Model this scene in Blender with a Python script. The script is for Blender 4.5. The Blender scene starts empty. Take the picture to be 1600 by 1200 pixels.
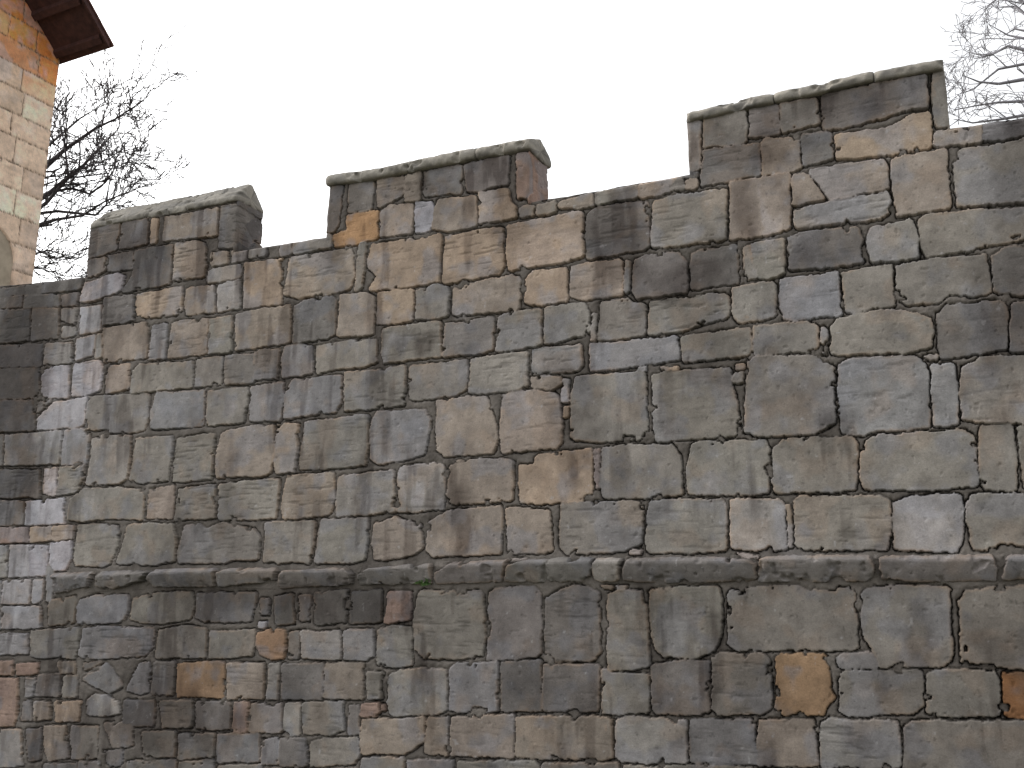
import bpy, math, random
import numpy as np
from mathutils import Vector
R_ = math.radians
rng = random.Random(7)
sc = bpy.context.scene
COL = sc.collection

# ------------------------------------------------------------------ camera
F = 1500.0; PITCH = math.atan(310 / F); EYE = Vector((0, 0, 1.65))
cam = bpy.data.objects.new('camera', bpy.data.cameras.new('camera'))
COL.objects.link(cam); sc.camera = cam
cam.location = EYE
cam.rotation_euler = (R_(90) + PITCH, 0, 0)
cam.data.sensor_width = 36; cam.data.lens = F / 1600 * 36
cam.data.clip_end = 2000; cam.data.clip_start = 0.05

# ------------------------------------------------------------------ light
SUN_AZ, SUN_EL = -60.0, 44.0           # clockwise from +Y
sc.view_settings.view_transform = 'Standard'; sc.view_settings.look = 'None'
sc.view_settings.gamma = 1; sc.view_settings.exposure = 1.2
w = bpy.data.worlds.new('World'); sc.world = w; w.use_nodes = True
nt = w.node_tree; bg = nt.nodes['Background']
sky = nt.nodes.new('ShaderNodeTexSky'); sky.sky_type = 'NISHITA'; sky.sun_disc = False
sky.sun_elevation = R_(SUN_EL); sky.sun_rotation = R_(SUN_AZ)
sky.air_density = 1.3; sky.dust_density = 4.0; sky.ozone_density = 1.0
hs = nt.nodes.new('ShaderNodeHueSaturation'); hs.inputs['Saturation'].default_value = 0.08
hs.inputs['Value'].default_value = 1.0
nt.links.new(sky.outputs[0], hs.inputs['Color']); nt.links.new(hs.outputs[0], bg.inputs['Color'])
bg.inputs['Strength'].default_value = 0.15
sl = bpy.data.lights.new('sun', 'SUN'); sl.energy = 0.5; sl.angle = R_(10); sl.color = (1, .84, .64)
so = bpy.data.objects.new('sun', sl); COL.objects.link(so)
sd = Vector((math.sin(R_(SUN_AZ)) * math.cos(R_(SUN_EL)), math.cos(R_(SUN_AZ)) * math.cos(R_(SUN_EL)), math.sin(R_(SUN_EL))))
so.rotation_euler = sd.to_track_quat('Z', 'Y').to_euler()

# ------------------------------------------------------------------ wall plane
RX = np.array([3150, -math.hypot(F, 310), 0.0]); RX /= np.linalg.norm(RX)     # along the wall, to the right
NX = np.array([RX[1], -RX[0], 0.0])                                          # towards the camera
P0 = np.array([0, 8.0, 1.65]); EY = np.array([0, 0, 1.65])
cp, sp = math.cos(PITCH), math.sin(PITCH)
def ray(x, y):
    return np.array([x - 800, F * cp - (600 - y) * sp, F * sp + (600 - y) * cp])
def uv(x, y, off=0.0):
    "photo pixel -> coordinates on the wall's face (off = metres in front of it)"
    d = ray(x, y); t = np.dot(P0 + NX * off - EY, NX) / np.dot(d, NX)
    p = EY + d * t
    return float(np.dot(p - P0, RX)), float(p[2])
def proj(p):
    q = np.asarray(p, float) - EY
    f = q[1] * cp + q[2] * sp; u = -q[1] * sp + q[2] * cp
    return 800 + F * q[0] / f, 600 - F * u / f
def at_dist(x, y, Y):
    d = ray(x, y); return Vector(EY + d * (Y / d[1]))

# ------------------------------------------------------------------ noise
def vnoise(x, y, seed):
    r = np.random.RandomState(seed).rand(256, 256).astype(np.float32)
    xi = np.floor(x).astype(np.int64); yi = np.floor(y).astype(np.int64)
    fx = (x - xi); fy = (y - yi); fx = fx * fx * (3 - 2 * fx); fy = fy * fy * (3 - 2 * fy)
    a = r[xi & 255, yi & 255]; b = r[(xi + 1) & 255, yi & 255]; c = r[xi & 255, (yi + 1) & 255]; d = r[(xi + 1) & 255, (yi + 1) & 255]
    return (a * (1 - fx) + b * fx) * (1 - fy) + (c * (1 - fx) + d * fx) * fy
def fbm(x, y, s, seed, oc=3, sx=1.0):
    t = 0; a = .5; n = 0
    for o in range(oc):
        t = t + a * vnoise(x * s * sx + o * 17.3, y * s + o * 9.1, seed + o); n += a; s *= 2.07; a *= .5
    return t / n                                                              # 0..1
def sst(a, b, x):
    t = np.clip((x - a) / (b - a), 0, 1); return t * t * (3 - 2 * t)
def s2l(c):
    c = np.array(c, float) / 255; return np.where(c <= .04045, c / 12.92, ((c + .055) / 1.055) ** 2.4)

# ------------------------------------------------------------------ stones, traced course by course
TILE = dict(A=(0, 400, 4), B=(400, 400, 4), C=(800, 300, 4), D=(1200, 300, 4), E=(0, 640, 4), F=(400, 640, 4), G=(800, 540, 4), H=(1200, 540, 4),
            I=(0, 900, 4), J=(400, 900, 4), K=(800, 800, 4), L=(1200, 800, 4), M=(800, 1000, 4), N=(1200, 1000, 4),
            P=(100, 280, 4.571), Q=(400, 200, 4.571), R=(700, 200, 4.571), S=(1000, 80, 4.571), T=(1250, 80, 4.571))
PAL = dict(g=(112, 108, 101), b=(112, 112, 115), d=(87, 84, 82), k=(68, 66, 66), w=(127, 115, 103), t=(146, 125, 104), o=(142, 114, 84), y=(122, 101, 80), u=(132, 100, 84),
           l=(130, 128, 129), h=(128, 125, 121), r=(136, 108, 95), z=(122, 90, 60), q=(96, 91, 88))
TR = """
P d 165 372 215 325 395 300 375 505 160 575;d 415 300 600 275 590 460 385 505;t 620 280 668 280 655 455 610 460;w 720 265 1100 205 1090 400 700 445
P q 1120 190 1216 170 1380 160 1380 478 1100 490;d 168 580 300 550 300 650 168 710;d 310 545 490 510 485 640 310 660;k 500 505 775 465 755 745 400 810 480 690
P w 795 460 940 435 1000 450 1015 560 1000 700 780 725;w 1050 525 1165 510 1170 605 1040 630;w 1195 505 1300 490 1300 575 1190 600;g 1315 495 1440 475 1440 545 1315 570
P h 1030 640 1260 605 1255 705 1020 745;l 150 740 380 665 430 690 400 800 240 860 110 880;d 285 850 490 820 495 1015 275 1045
P t 515 815 840 765 845 940 800 970 620 990 520 980 500 920;w 870 790 900 770 1070 755 1075 950 870 970 860 900;h 1095 755 1250 715 1255 920 1090 950;t 1285 600 1555 560 1550 890 1275 920
A w 645 450 925 410 915 640 640 665;b 955 430 1045 420 1030 645 925 650;w 1075 425 1100 405 1300 385 1290 610 1045 640;g 1310 390 1450 370 1445 595 1300 615
A w 665 685 810 670 810 830 650 865;g 840 680 1205 655 1200 820 815 860;g 1225 645 1395 625 1385 800 1210 820;q 1410 625 1585 605 1590 790 1500 800 1400 805
A g 555 880 930 860 925 1000 900 1090 820 1105 660 1100 640 1085 530 1090 530 1000;b 975 850 1270 835 1270 1060 1200 1070 940 1080 940 960;g 1295 840 1550 815 1540 930 1520 1040 1300 1060 1280 1010
A l 500 320 635 300 630 470 500 495;l 475 520 590 490 600 500 580 620 470 660;h 602 490 640 480 635 630 592 640;l 460 680 610 645 635 680 640 740 620 840 560 865 440 880
A h 285 545 450 540 450 670 270 680;l 265 690 435 685 425 885 250 890;d 385 245 495 225 480 310 385 315;q 385 330 490 320 470 430 380 400;h 385 435 475 450 470 500 380 515
A k -80 215 270 165 520 135 500 205 280 235 -80 255;k -80 260 140 245 140 320 -80 335;k 150 245 375 240 375 318 150 330;k -80 340 190 330 180 530 -80 548;d 200 330 370 325 360 520 270 520 190 530
A k -80 560 262 545 260 690 -80 700;k -80 710 240 695 245 890 -80 900;k -80 906 215 900 220 1090 -80 1105;l 235 1010 330 915 545 880 520 1060 480 1070 230 1090;q 225 905 325 898 232 985
E h 30 160 385 130 370 340 30 350;b 400 130 510 115 560 150 545 250 535 340 375 350;g 375 360 530 345 520 460 470 520 350 540;k -80 375 250 375 250 550 -80 552;l 280 370 360 360 345 540 265 550;d -80 160 20 160 20 350 -80 355
E h 570 185 640 160 820 160 815 290 790 430 740 465 530 470 560 330;g 850 180 1080 160 1070 290 1050 445 860 460 800 440;g 1100 180 1340 145 1320 440 1070 455
E g 525 495 740 485 900 500 890 690 700 680 500 700 425 690 440 560;w 925 500 1090 475 1080 680 910 685;g 1115 495 1345 465 1340 680 1090 695;d -80 560 150 575 140 720 -80 730;l 160 575 400 550 400 715 150 725
E t 190 735 320 730 320 815 185 830;t 325 730 465 725 450 810 325 820;r -80 740 180 735 180 830 -80 835;l 60 850 180 845 178 1045 50 1050;l 184 846 300 845 295 1040 182 1045;l 315 835 445 825 440 940 410 1005 305 1010;h -80 850 45 850 40 1050 -80 1050
E g 480 720 600 715 740 725 730 850 690 960 640 985 470 975 450 940;g 800 725 900 710 1085 715 1100 830 1090 950 950 970 720 960 760 850;g 1150 730 1240 710 1290 745 1390 705 1580 745 1620 800 1610 940 1450 940 1400 960 1110 960 1100 900
F w -215 150 -190 130 0 95 110 100 115 250 90 400 20 415 -260 430 -250 260;g -235 470 -30 440 140 430 135 560 120 680 0 690 -240 690
B w -130 365 -60 345 215 305 215 540 0 575 -130 590;b -35 810 170 785 170 900 150 1030 -40 1035 -50 940 -35 905;d 240 310 300 275 500 245 495 490 440 520 230 545;w 525 240 690 230 745 255 730 490 620 505 505 500
B t 760 230 890 205 980 210 975 400 840 425 750 420;g 1000 215 1130 175 1200 195 1210 250 1195 375 1100 395 1000 395;w 1225 200 1420 150 1600 120 1650 135 1655 180 1640 340 1225 370
B q -10 595 150 575 130 765 -10 775;b 180 570 240 550 350 560 355 730 160 765 155 640;g 370 560 600 520 750 520 760 660 680 690 500 705 370 740;g 790 450 920 435 1150 400 1155 630 1000 650 780 670
B q 1180 420 1480 375 1480 580 1420 605 1160 630;b 220 775 530 740 530 970 400 990 170 1020 180 860;g 550 725 750 710 930 680 925 930 700 960 545 970;g 950 690 1320 640 1315 830 1250 870 950 910
F w 135 90 260 80 255 240 235 390 120 400 105 330;g 300 75 640 30 700 35 700 200 680 350 520 365 270 380 260 330;b 720 60 760 10 1060 0 1090 60 1080 130 1050 280 960 310 750 340 710 310 710 160
F w 1130 -60 1310 -80 1440 -90 1480 40 1510 170 1480 265 1180 295 1130 260 1120 100;w 190 410 480 390 490 560 460 660 170 690 160 590;g 505 420 700 390 860 375 870 640 500 670 495 580
F h 880 350 940 355 1000 340 1150 325 1175 350 1180 450 1170 620 960 640 880 640;w 1195 370 1240 320 1530 300 1600 320 1605 430 1605 570 1220 595 1190 540
F g 50 710 120 695 370 700 355 850 330 960 190 950 130 965 110 945 30 950 45 880;g 400 690 700 670 690 830 670 940 600 960 360 960 375 850;w 730 710 790 700 870 670 920 690 1030 720 1040 860 1000 900 900 930 740 940 720 850;w 1080 700 1200 630 1530 600 1545 640 1530 900 1100 920 1065 880 1070 780
C g -90 780 0 745 180 730 185 950 0 990 -100 995;t 80 540 130 490 340 470 345 680 180 710 75 700;w 370 470 480 440 670 415 690 430 690 640 500 670 430 670 360 650;g 705 430 740 430 735 620 700 640
C g 880 60 1000 20 1340 -20 1335 300 1040 340 910 355 875 340;w 1362 -70 1600 -100 1735 -125 1740 230 1600 270 1362 300;d 760 420 850 390 1040 370 1090 430 1100 630 950 640 770 670 750 620;d 1115 390 1160 365 1410 320 1415 570 1115 610
C g 1440 330 1490 330 1500 430 1530 480 1530 540 1450 550;g 200 720 450 685 480 750 480 880 200 960;h 495 760 520 760 520 930 490 930;g 550 680 720 660 760 690 830 700 830 890 680 915 530 930
C g 850 680 1110 655 1230 635 1355 640 1355 780 1250 810 1050 870 850 885;b 120 985 430 950 435 1090 400 1120 120 1135;b 485 945 600 940 1030 895 1045 1040 900 1075 480 1120;g 1050 900 1490 845 1500 1020 1320 1035 1060 1060
D g -100 320 95 290 100 510 0 540 -60 540 -100 460;g -230 600 -30 555 40 555 45 770 -40 800 -190 820 -230 740;g -95 835 80 815 240 810 310 840 320 990 150 1000 -90 1020;h 330 840 370 860 365 1030 330 1010
D g 400 840 430 790 700 740 830 735 900 750 1010 790 1025 860 1020 970 900 1000 650 1010 520 1020 390 1010;q 1050 760 1110 710 1470 675 1490 740 1500 980 1300 1010 1080 1040 1060 960;d 1520 700 1750 640 1750 1000 1520 1000
D b 70 540 430 500 450 620 455 770 300 785 170 800 100 790 65 720;g 460 500 630 470 770 450 780 600 790 710 640 730 540 770 480 750 475 640;g 795 460 1100 405 1370 390 1385 500 1400 630 1300 650 1130 640 1060 690 870 705 800 650
D d 1400 400 1480 345 1750 290 1750 640 1460 640 1410 620;d 120 290 200 250 570 220 590 300 590 440 400 470 130 490;g 625 240 660 210 900 170 930 260 940 410 640 440 620 380;g 940 170 990 145 1340 100 1430 112 1750 84 1750 250 1450 320 1250 370 980 405 950 300
D h 165 120 370 62 740 -6 760 60 750 130 700 165 170 230
T w 50 860 200 820 600 770 620 800 630 980 330 1040 220 1060 130 940;w 650 780 740 740 940 720 1040 690 1060 900 1080 1120 690 1180 660 1000;g 1090 740 1160 690 1350 680 1600 620 1800 580 1800 1060 1400 1090 1120 1110 1100 900
T w 960 580 1090 555 1300 520 1300 650 1050 680 960 680;q 1310 520 1600 475 1800 440 1800 570 1600 600 1310 650;g 940 240 955 130 1100 100 1110 530 970 550 950 420;q 150 310 500 240 900 170 920 400 800 410 650 460 300 550 160 560
T t 250 590 550 560 700 510 800 450 930 420 940 680 640 740 260 770;d 0 590 220 570 240 770 20 820
S w 1090 880 1190 870 1330 1050 1090 1100;w 860 660 900 620 1090 610 1130 640 1150 830 1050 860 870 890;g 1000 370 1260 330 1285 520 1010 590;q 780 400 985 380 1000 590 780 620;g 450 470 760 410 760 650 520 680 450 690
S d 455 700 850 650 860 880 430 970;h 290 500 430 485 435 840 360 850 290 850;d 290 860 415 860 410 900 290 905;w 325 915 410 905 405 975 325 985;g 0 955 300 895 320 980 100 1030 0 1045
R w 790 525 1040 460 1040 560 900 580 790 570;g 1050 460 1350 400 1350 500 1100 540 1050 550;w 1360 400 1640 345 1640 440 1500 480 1360 500
R t 420 690 960 590 970 920 820 960 560 1000 430 1020 415 900;d 990 620 1050 560 1430 520 1440 840 1400 870 1130 910 990 940 980 780;r 490 180 700 160 700 500 490 500;q 110 260 435 190 430 400 300 420 230 450 130 450
R t 220 460 430 430 440 520 480 560 480 640 220 690;w 505 570 560 550 620 545 610 620 510 640;g 635 545 780 520 770 600 630 620;t -25 775 200 730 390 700 395 1000 370 1040 100 1090 0 1110 -50 1100 -30 900
Q w 1300 510 1570 480 1580 700 1370 740 1260 720 1270 580;d 480 420 620 405 600 600 590 700 560 745 480 760;g 660 400 700 390 840 370 820 590 650 605;w 870 360 1060 330 1060 470 960 530 870 570 860 440
Q w 1070 320 1180 300 1170 520 1060 530;d 1200 305 1470 260 1465 460 1200 490;o 550 760 640 730 650 620 870 590 870 790 700 830 550 855;w 890 600 960 545 1120 540 1110 750 880 780
Q l 1130 530 1250 520 1270 560 1245 730 1130 745;q 170 830 255 810 255 900 170 920;g 265 810 540 760 540 850 265 900
Q w 240 920 690 855 700 1060 660 1150 550 1185 300 1215 195 1190 215 1080;g 740 820 790 815 780 950 750 1150 700 1160 720 950;t 820 830 1330 755 1300 1100 950 1150 790 1160 850 1060 800 1000 790 960
G g -260 80 0 45 90 40 100 260 0 285 -275 300;w -60 310 0 290 130 275 250 285 295 320 310 470 310 610 280 640 0 665 -70 670 -80 480
G t 150 680 500 640 500 780 500 930 440 970 180 990 50 985 35 850 40 750 130 740;g 560 640 700 620 1000 615 1050 690 1060 860 1070 930 830 950 560 955 550 860;g 1120 620 1150 600 1580 590 1600 640 1605 920 1450 940 1100 930 1085 780
G g 400 190 820 160 840 300 850 580 600 600 380 595 360 560 365 320;g 870 190 960 160 1350 140 1380 230 1400 360 1425 500 1380 570 900 600 880 560 880 350;w 115 190 300 195 310 240 250 275 120 265
G h 315 210 355 210 350 255 320 250;l 305 265 350 260 355 360 310 355;t 320 380 350 380 350 450 320 450;t 920 130 1030 125 1020 155 930 155;h 790 140 850 135 840 155 790 155;t 1390 115 1450 110 1445 145 1390 150;g 1380 170 1440 160 1445 240 1380 225;r 512 650 545 650 545 900 520 900
H g -130 200 -125 80 -60 60 290 65 340 110 410 120 415 480 350 520 270 555 0 565 -100 560 -150 540;b 435 120 500 80 900 60 960 85 1000 150 1005 300 1010 510 880 525 700 530 600 555 460 550 445 450;b 1020 110 1170 110 1190 300 1195 490 1130 505 1035 505 1020 300
H g 1210 130 1300 95 1330 70 1600 60 1750 60 1750 480 1400 485 1220 470 1200 300;t 970 60 1060 50 1060 85 990 95;g 30 650 90 590 180 575 530 570 555 610 555 700 550 900 400 915 50 920 25 860
H g 620 590 700 560 1000 540 1100 540 1230 530 1290 570 1305 700 1315 880 1050 900 600 900 575 820 575 670 600 650;g 1320 505 1520 495 1550 640 1555 905 1350 905 1330 840 1320 700;g 1560 500 1750 495 1750 900 1600 890 1575 700
K w -40 -20 0 -30 230 -10 245 100 255 240 180 260 0 265 -30 250;g 300 -50 330 -60 780 -70 810 -40 815 100 800 200 700 240 500 260 330 265 295 230;g 850 -60 880 -80 1310 -80 1335 -40 1340 240 1100 260 850 250 830 180
K t 740 240 810 232 810 258 740 262;t 0 295 100 290 90 308 0 312;t 1400 262 1540 268 1530 298 1460 290;w 560 460 630 462 620 482 570 482;w 645 462 715 462 710 480 650 480
L h -240 -60 -200 -85 60 -80 105 -60 100 60 120 235 0 240 -230 240;g 165 -70 200 -100 700 -100 765 -80 765 100 755 235 500 240 200 235 170 200;h 785 -60 880 -100 1180 -110 1210 -100 1225 -20 1210 200 1180 250 790 235 780 100;w 108 -50 130 -50 140 -10 150 220 130 220
L g 1240 -60 1270 -110 1600 -115 1750 -115 1750 230 1450 190 1400 245 1290 240 1250 100
I g 300 155 470 125 460 290 430 305 300 310;b 500 150 600 120 800 120 800 190 770 290 640 300 475 300 480 200;g 830 140 980 105 1200 100 1210 200 1190 270 1000 300 880 290 810 270;q 1230 110 1600 100 1590 200 1560 280 1400 290 1270 290 1220 260
I l 20 30 190 25 180 175 10 180;l 200 25 270 20 260 150 195 180;l 15 195 250 190 250 325 10 335;h 280 -60 345 -90 330 110 310 170 285 180;h -80 30 10 30 5 335 -80 335
I l -80 360 170 360 175 490 -80 490;g 190 340 495 325 490 440 470 515 220 515 190 500;b 520 330 640 315 960 325 950 450 900 500 650 520 490 515;g 985 340 1160 310 1290 330 1275 510 960 515
I r 90 550 240 545 230 610 100 625;r -80 530 80 530 80 620 -80 625;r -80 640 110 640 100 900 80 940 -80 940;d 240 620 380 610 370 750 210 755;w 350 540 470 530 470 610 380 610;g 400 625 490 620 480 760 390 760;h 160 640 222 640 205 750 160 760
I b 510 650 660 545 700 580 765 690 680 735 590 700;b 780 720 870 540 935 540 930 730 870 740;g 960 540 1095 535 1080 745 945 745;y 1110 545 1400 535 1395 760 1100 755;d 520 540 640 535 520 600
I q 140 790 190 775 200 905 125 905;w 205 785 310 785 310 900 210 905;t 340 780 510 785 490 910 340 915;h 540 780 590 740 660 745 740 790 750 860 640 875 540 870;k 770 780 970 780 960 940 760 940
I g 990 780 1200 780 1210 880 1190 950 1010 950;q 1220 785 1440 785 1430 960 1220 960;r 1460 790 1550 790 1545 980 1450 980;h -80 960 130 960 140 1190 -80 1200
I w 275 940 410 935 430 1140 300 1160 270 1060;g 440 940 610 940 600 1140 440 1150;q 640 920 830 910 830 1060 700 1080;g 880 970 1100 970 1090 1140 900 1120;g 1110 985 1340 985 1330 1130 1110 1150;b 1350 990 1620 980 1620 1160 1350 1170
I q 640 1095 770 1085 760 1190 640 1190;g 780 1160 1100 1150 1100 1280 780 1280;g 1115 1165 1330 1145 1330 1280 1115 1280;d 270 1175 480 1170 480 1280 270 1280;q 490 1160 620 1160 620 1280 490 1280;k 160 960 260 950 250 1150 170 1160;g 1350 1185 1640 1180 1640 1280 1350 1280
J g -290 350 -10 335 -10 440 -30 500 -300 520;y 10 360 80 335 180 340 185 450 170 520 100 525 20 490 0 430;w -180 540 45 545 40 770 -190 770;h 75 550 145 545 130 770 60 770;d 160 555 420 540 410 770 160 775
J w 430 545 670 540 665 770 420 770;g 690 600 800 595 780 770 695 770;w -40 800 160 795 160 980 -50 975;h 175 795 275 790 270 1000 170 995;g 285 790 540 785 550 960 480 990 290 990;q 580 810 640 800 650 990 570 1000
J r 650 800 760 790 770 860 740 880 650 880;r 775 800 800 800 800 850 775 850;b 30 1020 140 1010 140 1180 30 1180;q 150 1010 310 1020 320 1190 140 1190;g 335 1050 420 1015 640 1010 640 1130 600 1180 330 1190
J w 655 900 1050 885 1055 1030 950 1100 920 1120 650 1115;w 1070 890 1200 880 1195 1125 1050 1115;w 1220 885 1600 860 1612 865 1608 1140 1210 1125;g 650 1140 930 1135 925 1280 650 1280;b 945 1150 1230 1150 1240 1280 945 1280
J q 20 140 80 140 75 240 20 240;d 110 130 230 110 240 300 120 310;q 260 120 345 120 335 280 270 280;d 360 110 570 80 555 290 370 310;k 590 100 780 85 780 290 580 300;r 820 100 970 100 965 280 800 300;l 10 290 60 280 50 330 5 330
J d 200 345 270 340 260 520 195 520;h 280 340 400 350 530 335 530 520 360 520 280 510;b 550 340 730 330 730 500 690 525 550 520;g 760 330 850 310 970 320 975 560 880 575 750 560
J g 1010 120 1040 90 1410 95 1425 230 1435 350 1410 500 1290 520 1060 520 990 460 980 300;g 830 620 900 585 1050 575 1190 590 1190 840 1100 870 830 870 810 800 825 700;b 1210 580 1250 550 1510 540 1510 850 1250 855 1200 840
K q -145 500 -110 475 130 465 180 500 180 880 150 905 0 925 -160 930;q 205 540 280 500 380 460 480 465 545 510 550 880 500 930 250 935 205 880;g 600 510 650 490 810 490 815 570 845 590 855 970 600 995 590 900;g 855 490 1000 470 1290 465 1310 560 1310 760 1260 870 1130 915 950 910 890 860 860 700
L g -255 520 -240 490 0 465 250 460 310 490 420 500 450 470 540 490 550 700 560 860 -180 870 -250 840;g 575 500 650 470 900 460 1130 475 1140 700 1150 930 1100 965 700 970 640 850 590 770 580 600;g 1190 560 1230 500 1400 470 1600 465 1750 465 1750 980 1500 985 1400 960 1210 940 1200 700
M d -70 140 180 130 180 450 -70 445;q 190 150 540 150 540 450 190 450;g 560 170 620 210 855 210 855 460 560 460;q 870 160 1000 130 1230 130 1235 450 1180 465 900 465 870 420;g 1250 110 1300 80 1570 85 1610 140 1620 430 1570 465 1290 465 1250 430
M g -340 760 140 755 170 800 160 890 -340 890;w 20 480 620 480 630 740 560 755 150 745 20 730;h 645 500 700 480 1090 500 1095 770 680 770 645 740;b 1110 495 1510 495 1530 780 1110 780;g 180 770 660 770 680 890 180 890;g 700 790 1500 795 1500 890 700 890
N y 50 110 80 90 340 85 375 120 385 310 420 370 380 410 340 465 90 470 45 430;b 430 110 460 90 660 80 690 120 685 180 440 180;g 435 220 500 190 950 190 970 250 970 410 900 470 500 475 445 450;g 990 200 1100 190 1410 190 1440 240 1450 480 990 475;z 1470 210 1750 200 1750 500 1480 490
N w -60 500 280 500 300 540 310 790 -70 790;h 330 520 370 495 810 510 825 640 830 800 325 800;g 850 550 900 510 1750 510 1750 890 850 890;g -60 810 310 810 310 900 -60 900;g 330 815 820 815 820 900 330 900
"""
STR = """
E d 350 1020 600 1000 590 1060 560 1110 340 1160;d 650 1000 940 1000 960 1010 900 1070 720 1130 600 1110;d 985 990 1370 985 1350 1110 950 1115 940 1060
F d -220 1010 -160 985 145 985 130 1070 -240 1115;d 170 1000 560 980 620 1020 605 1100 140 1125 150 1050;d 640 1030 730 990 1110 950 1105 1090 930 1100 640 1100;d 1120 1020 1240 950 1590 930 1545 1085 1120 1095
K d -20 330 130 290 530 275 490 440 0 450 -50 440;h 540 280 710 280 690 330 670 440 500 440 510 340;d 740 290 850 275 1220 275 1480 290 1535 320 1530 430 1440 445 860 450 690 435 700 350
L d -60 290 0 265 640 265 670 330 665 410 600 445 -60 445;d 700 280 760 265 1400 260 1440 290 1440 430 1100 450 700 435 690 350;d 1480 290 1520 260 1620 260 1750 260 1750 440 1460 435
"""
class Stone: pass
def shrink(P, r):
    n = len(P); A = 0.5 * sum(P[i][0] * P[(i + 1) % n][1] - P[(i + 1) % n][0] * P[i][1] for i in range(n))
    if A < 0: P = P[::-1]
    out = []
    for i in range(n):
        a, b, c = P[i - 1], P[i], P[(i + 1) % n]
        e1 = b - a; e2 = c - b; e1 = e1 / (np.linalg.norm(e1) + 1e-9); e2 = e2 / (np.linalg.norm(e2) + 1e-9)
        n1 = np.array([-e1[1], e1[0]]); n2 = np.array([-e2[1], e2[0]]); m = n1 + n2; l = np.linalg.norm(m)
        m = m / (l + 1e-9); k = 1 / max(0.55, float(np.dot(m, n1)))
        out.append(b + m * r * k)
    return np.array(out)
def mk_stone(P, code, sd_, rad=None):
    s = Stone(); P = np.array(P, float); rr = random.Random(sd_)
    sz = min(np.ptp(P[:, 0]), np.ptp(P[:, 1])); s.r = min(0.020 if rad is None else rad, sz * .22)
    s.P = shrink(P, s.r); s.bb = (P[:, 0].min(), P[:, 0].max(), P[:, 1].min(), P[:, 1].max()); s.c = P.mean(0)
    base = np.array(PAL[code], float) if isinstance(code, str) else np.array(code, float)
    base = base * (1 + rr.uniform(-.05, .05)) + np.array([rr.uniform(-1, 2), 0, rr.uniform(-1.5, 1.5)])
    base = base if not isinstance(code, str) or code in 'olzy' else base * .56 + .44 * np.array([107, 104, 98]); s.col = s2l(np.clip(base, 5, 250)); s.h = rr.uniform(-.006, .007); s.tu = rr.uniform(-.02, .02); s.tv = rr.uniform(-.02, .02)
    s.bed = rr.random() ** 2; s.seed = rr.random() * 50; s.size = sz; return s
def parse(txt, k0=0):
    L = []; k = k0
    for ln in txt.strip().split('\n'):
        t, rest = ln[0], ln[2:]; X0, Y0, S = TILE[t]
        for it in rest.split(';'):
            f = it.split(); nums = list(map(float, f[1:]))
            L.append(mk_stone([uv(X0 + nums[i] / S, Y0 + nums[i + 1] / S) for i in range(0, len(nums) - 1, 2)], f[0], k)); k += 1
    return L
stones = parse(TR); string_stones = parse(STR, 900)

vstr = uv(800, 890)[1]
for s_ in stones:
    if s_.c[1] < vstr: s_.col = s_.col * .84  # dimmer light low on the wall, put into the stone colour
def sdf(P, X, Y):
    d = np.full(X.shape, 1e9); s = np.ones(X.shape); n = len(P); j = n - 1
    for i in range(n):
        ex, ey = P[j] - P[i]; wx = X - P[i, 0]; wy = Y - P[i, 1]
        t = np.clip((wx * ex + wy * ey) / (ex * ex + ey * ey + 1e-12), 0, 1)
        d = np.minimum(d, (wx - ex * t) ** 2 + (wy - ey * t) ** 2)
        c1 = Y >= P[i, 1]; c2 = Y < P[j, 1]; c3 = ex * wy > ey * wx
        s = np.where((c1 & c2 & c3) | (~c1 & ~c2 & ~c3), -s, s); j = i
    return -s * np.sqrt(d)                                                    # inside positive
def field(U, V, sts):
    "signed distance into the nearest stone and which stone that is"
    Uw = U + .020 * (fbm(U, V, 9, 11) - .5) + .016 * (fbm(U, V, 38, 21, 2) - .5)
    Vw = V + .020 * (fbm(U, V, 9, 31) - .5) + .016 * (fbm(U, V, 38, 41, 2) - .5)
    D = np.full(U.shape, -.06); I = np.full(U.shape, -1, int); u1 = U[0]
    for k, s in enumerate(sts):
        a = np.searchsorted(u1, s.bb[0] - .06); b = np.searchsorted(u1, s.bb[1] + .06)
        if b <= a: continue
        sub = V[:, a:b]; rows = np.where((sub.max(1) > s.bb[2] - .06) & (sub.min(1) < s.bb[3] + .06))[0]
        if len(rows) == 0: continue
        r0, r1 = rows[0], rows[-1] + 1
        d = sdf(s.P, Uw[r0:r1, a:b], Vw[r0:r1, a:b]) + s.r
        m = d > D[r0:r1, a:b]; D[r0:r1, a:b][m] = d[m]; I[r0:r1, a:b][m] = k
    return D, I

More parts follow.
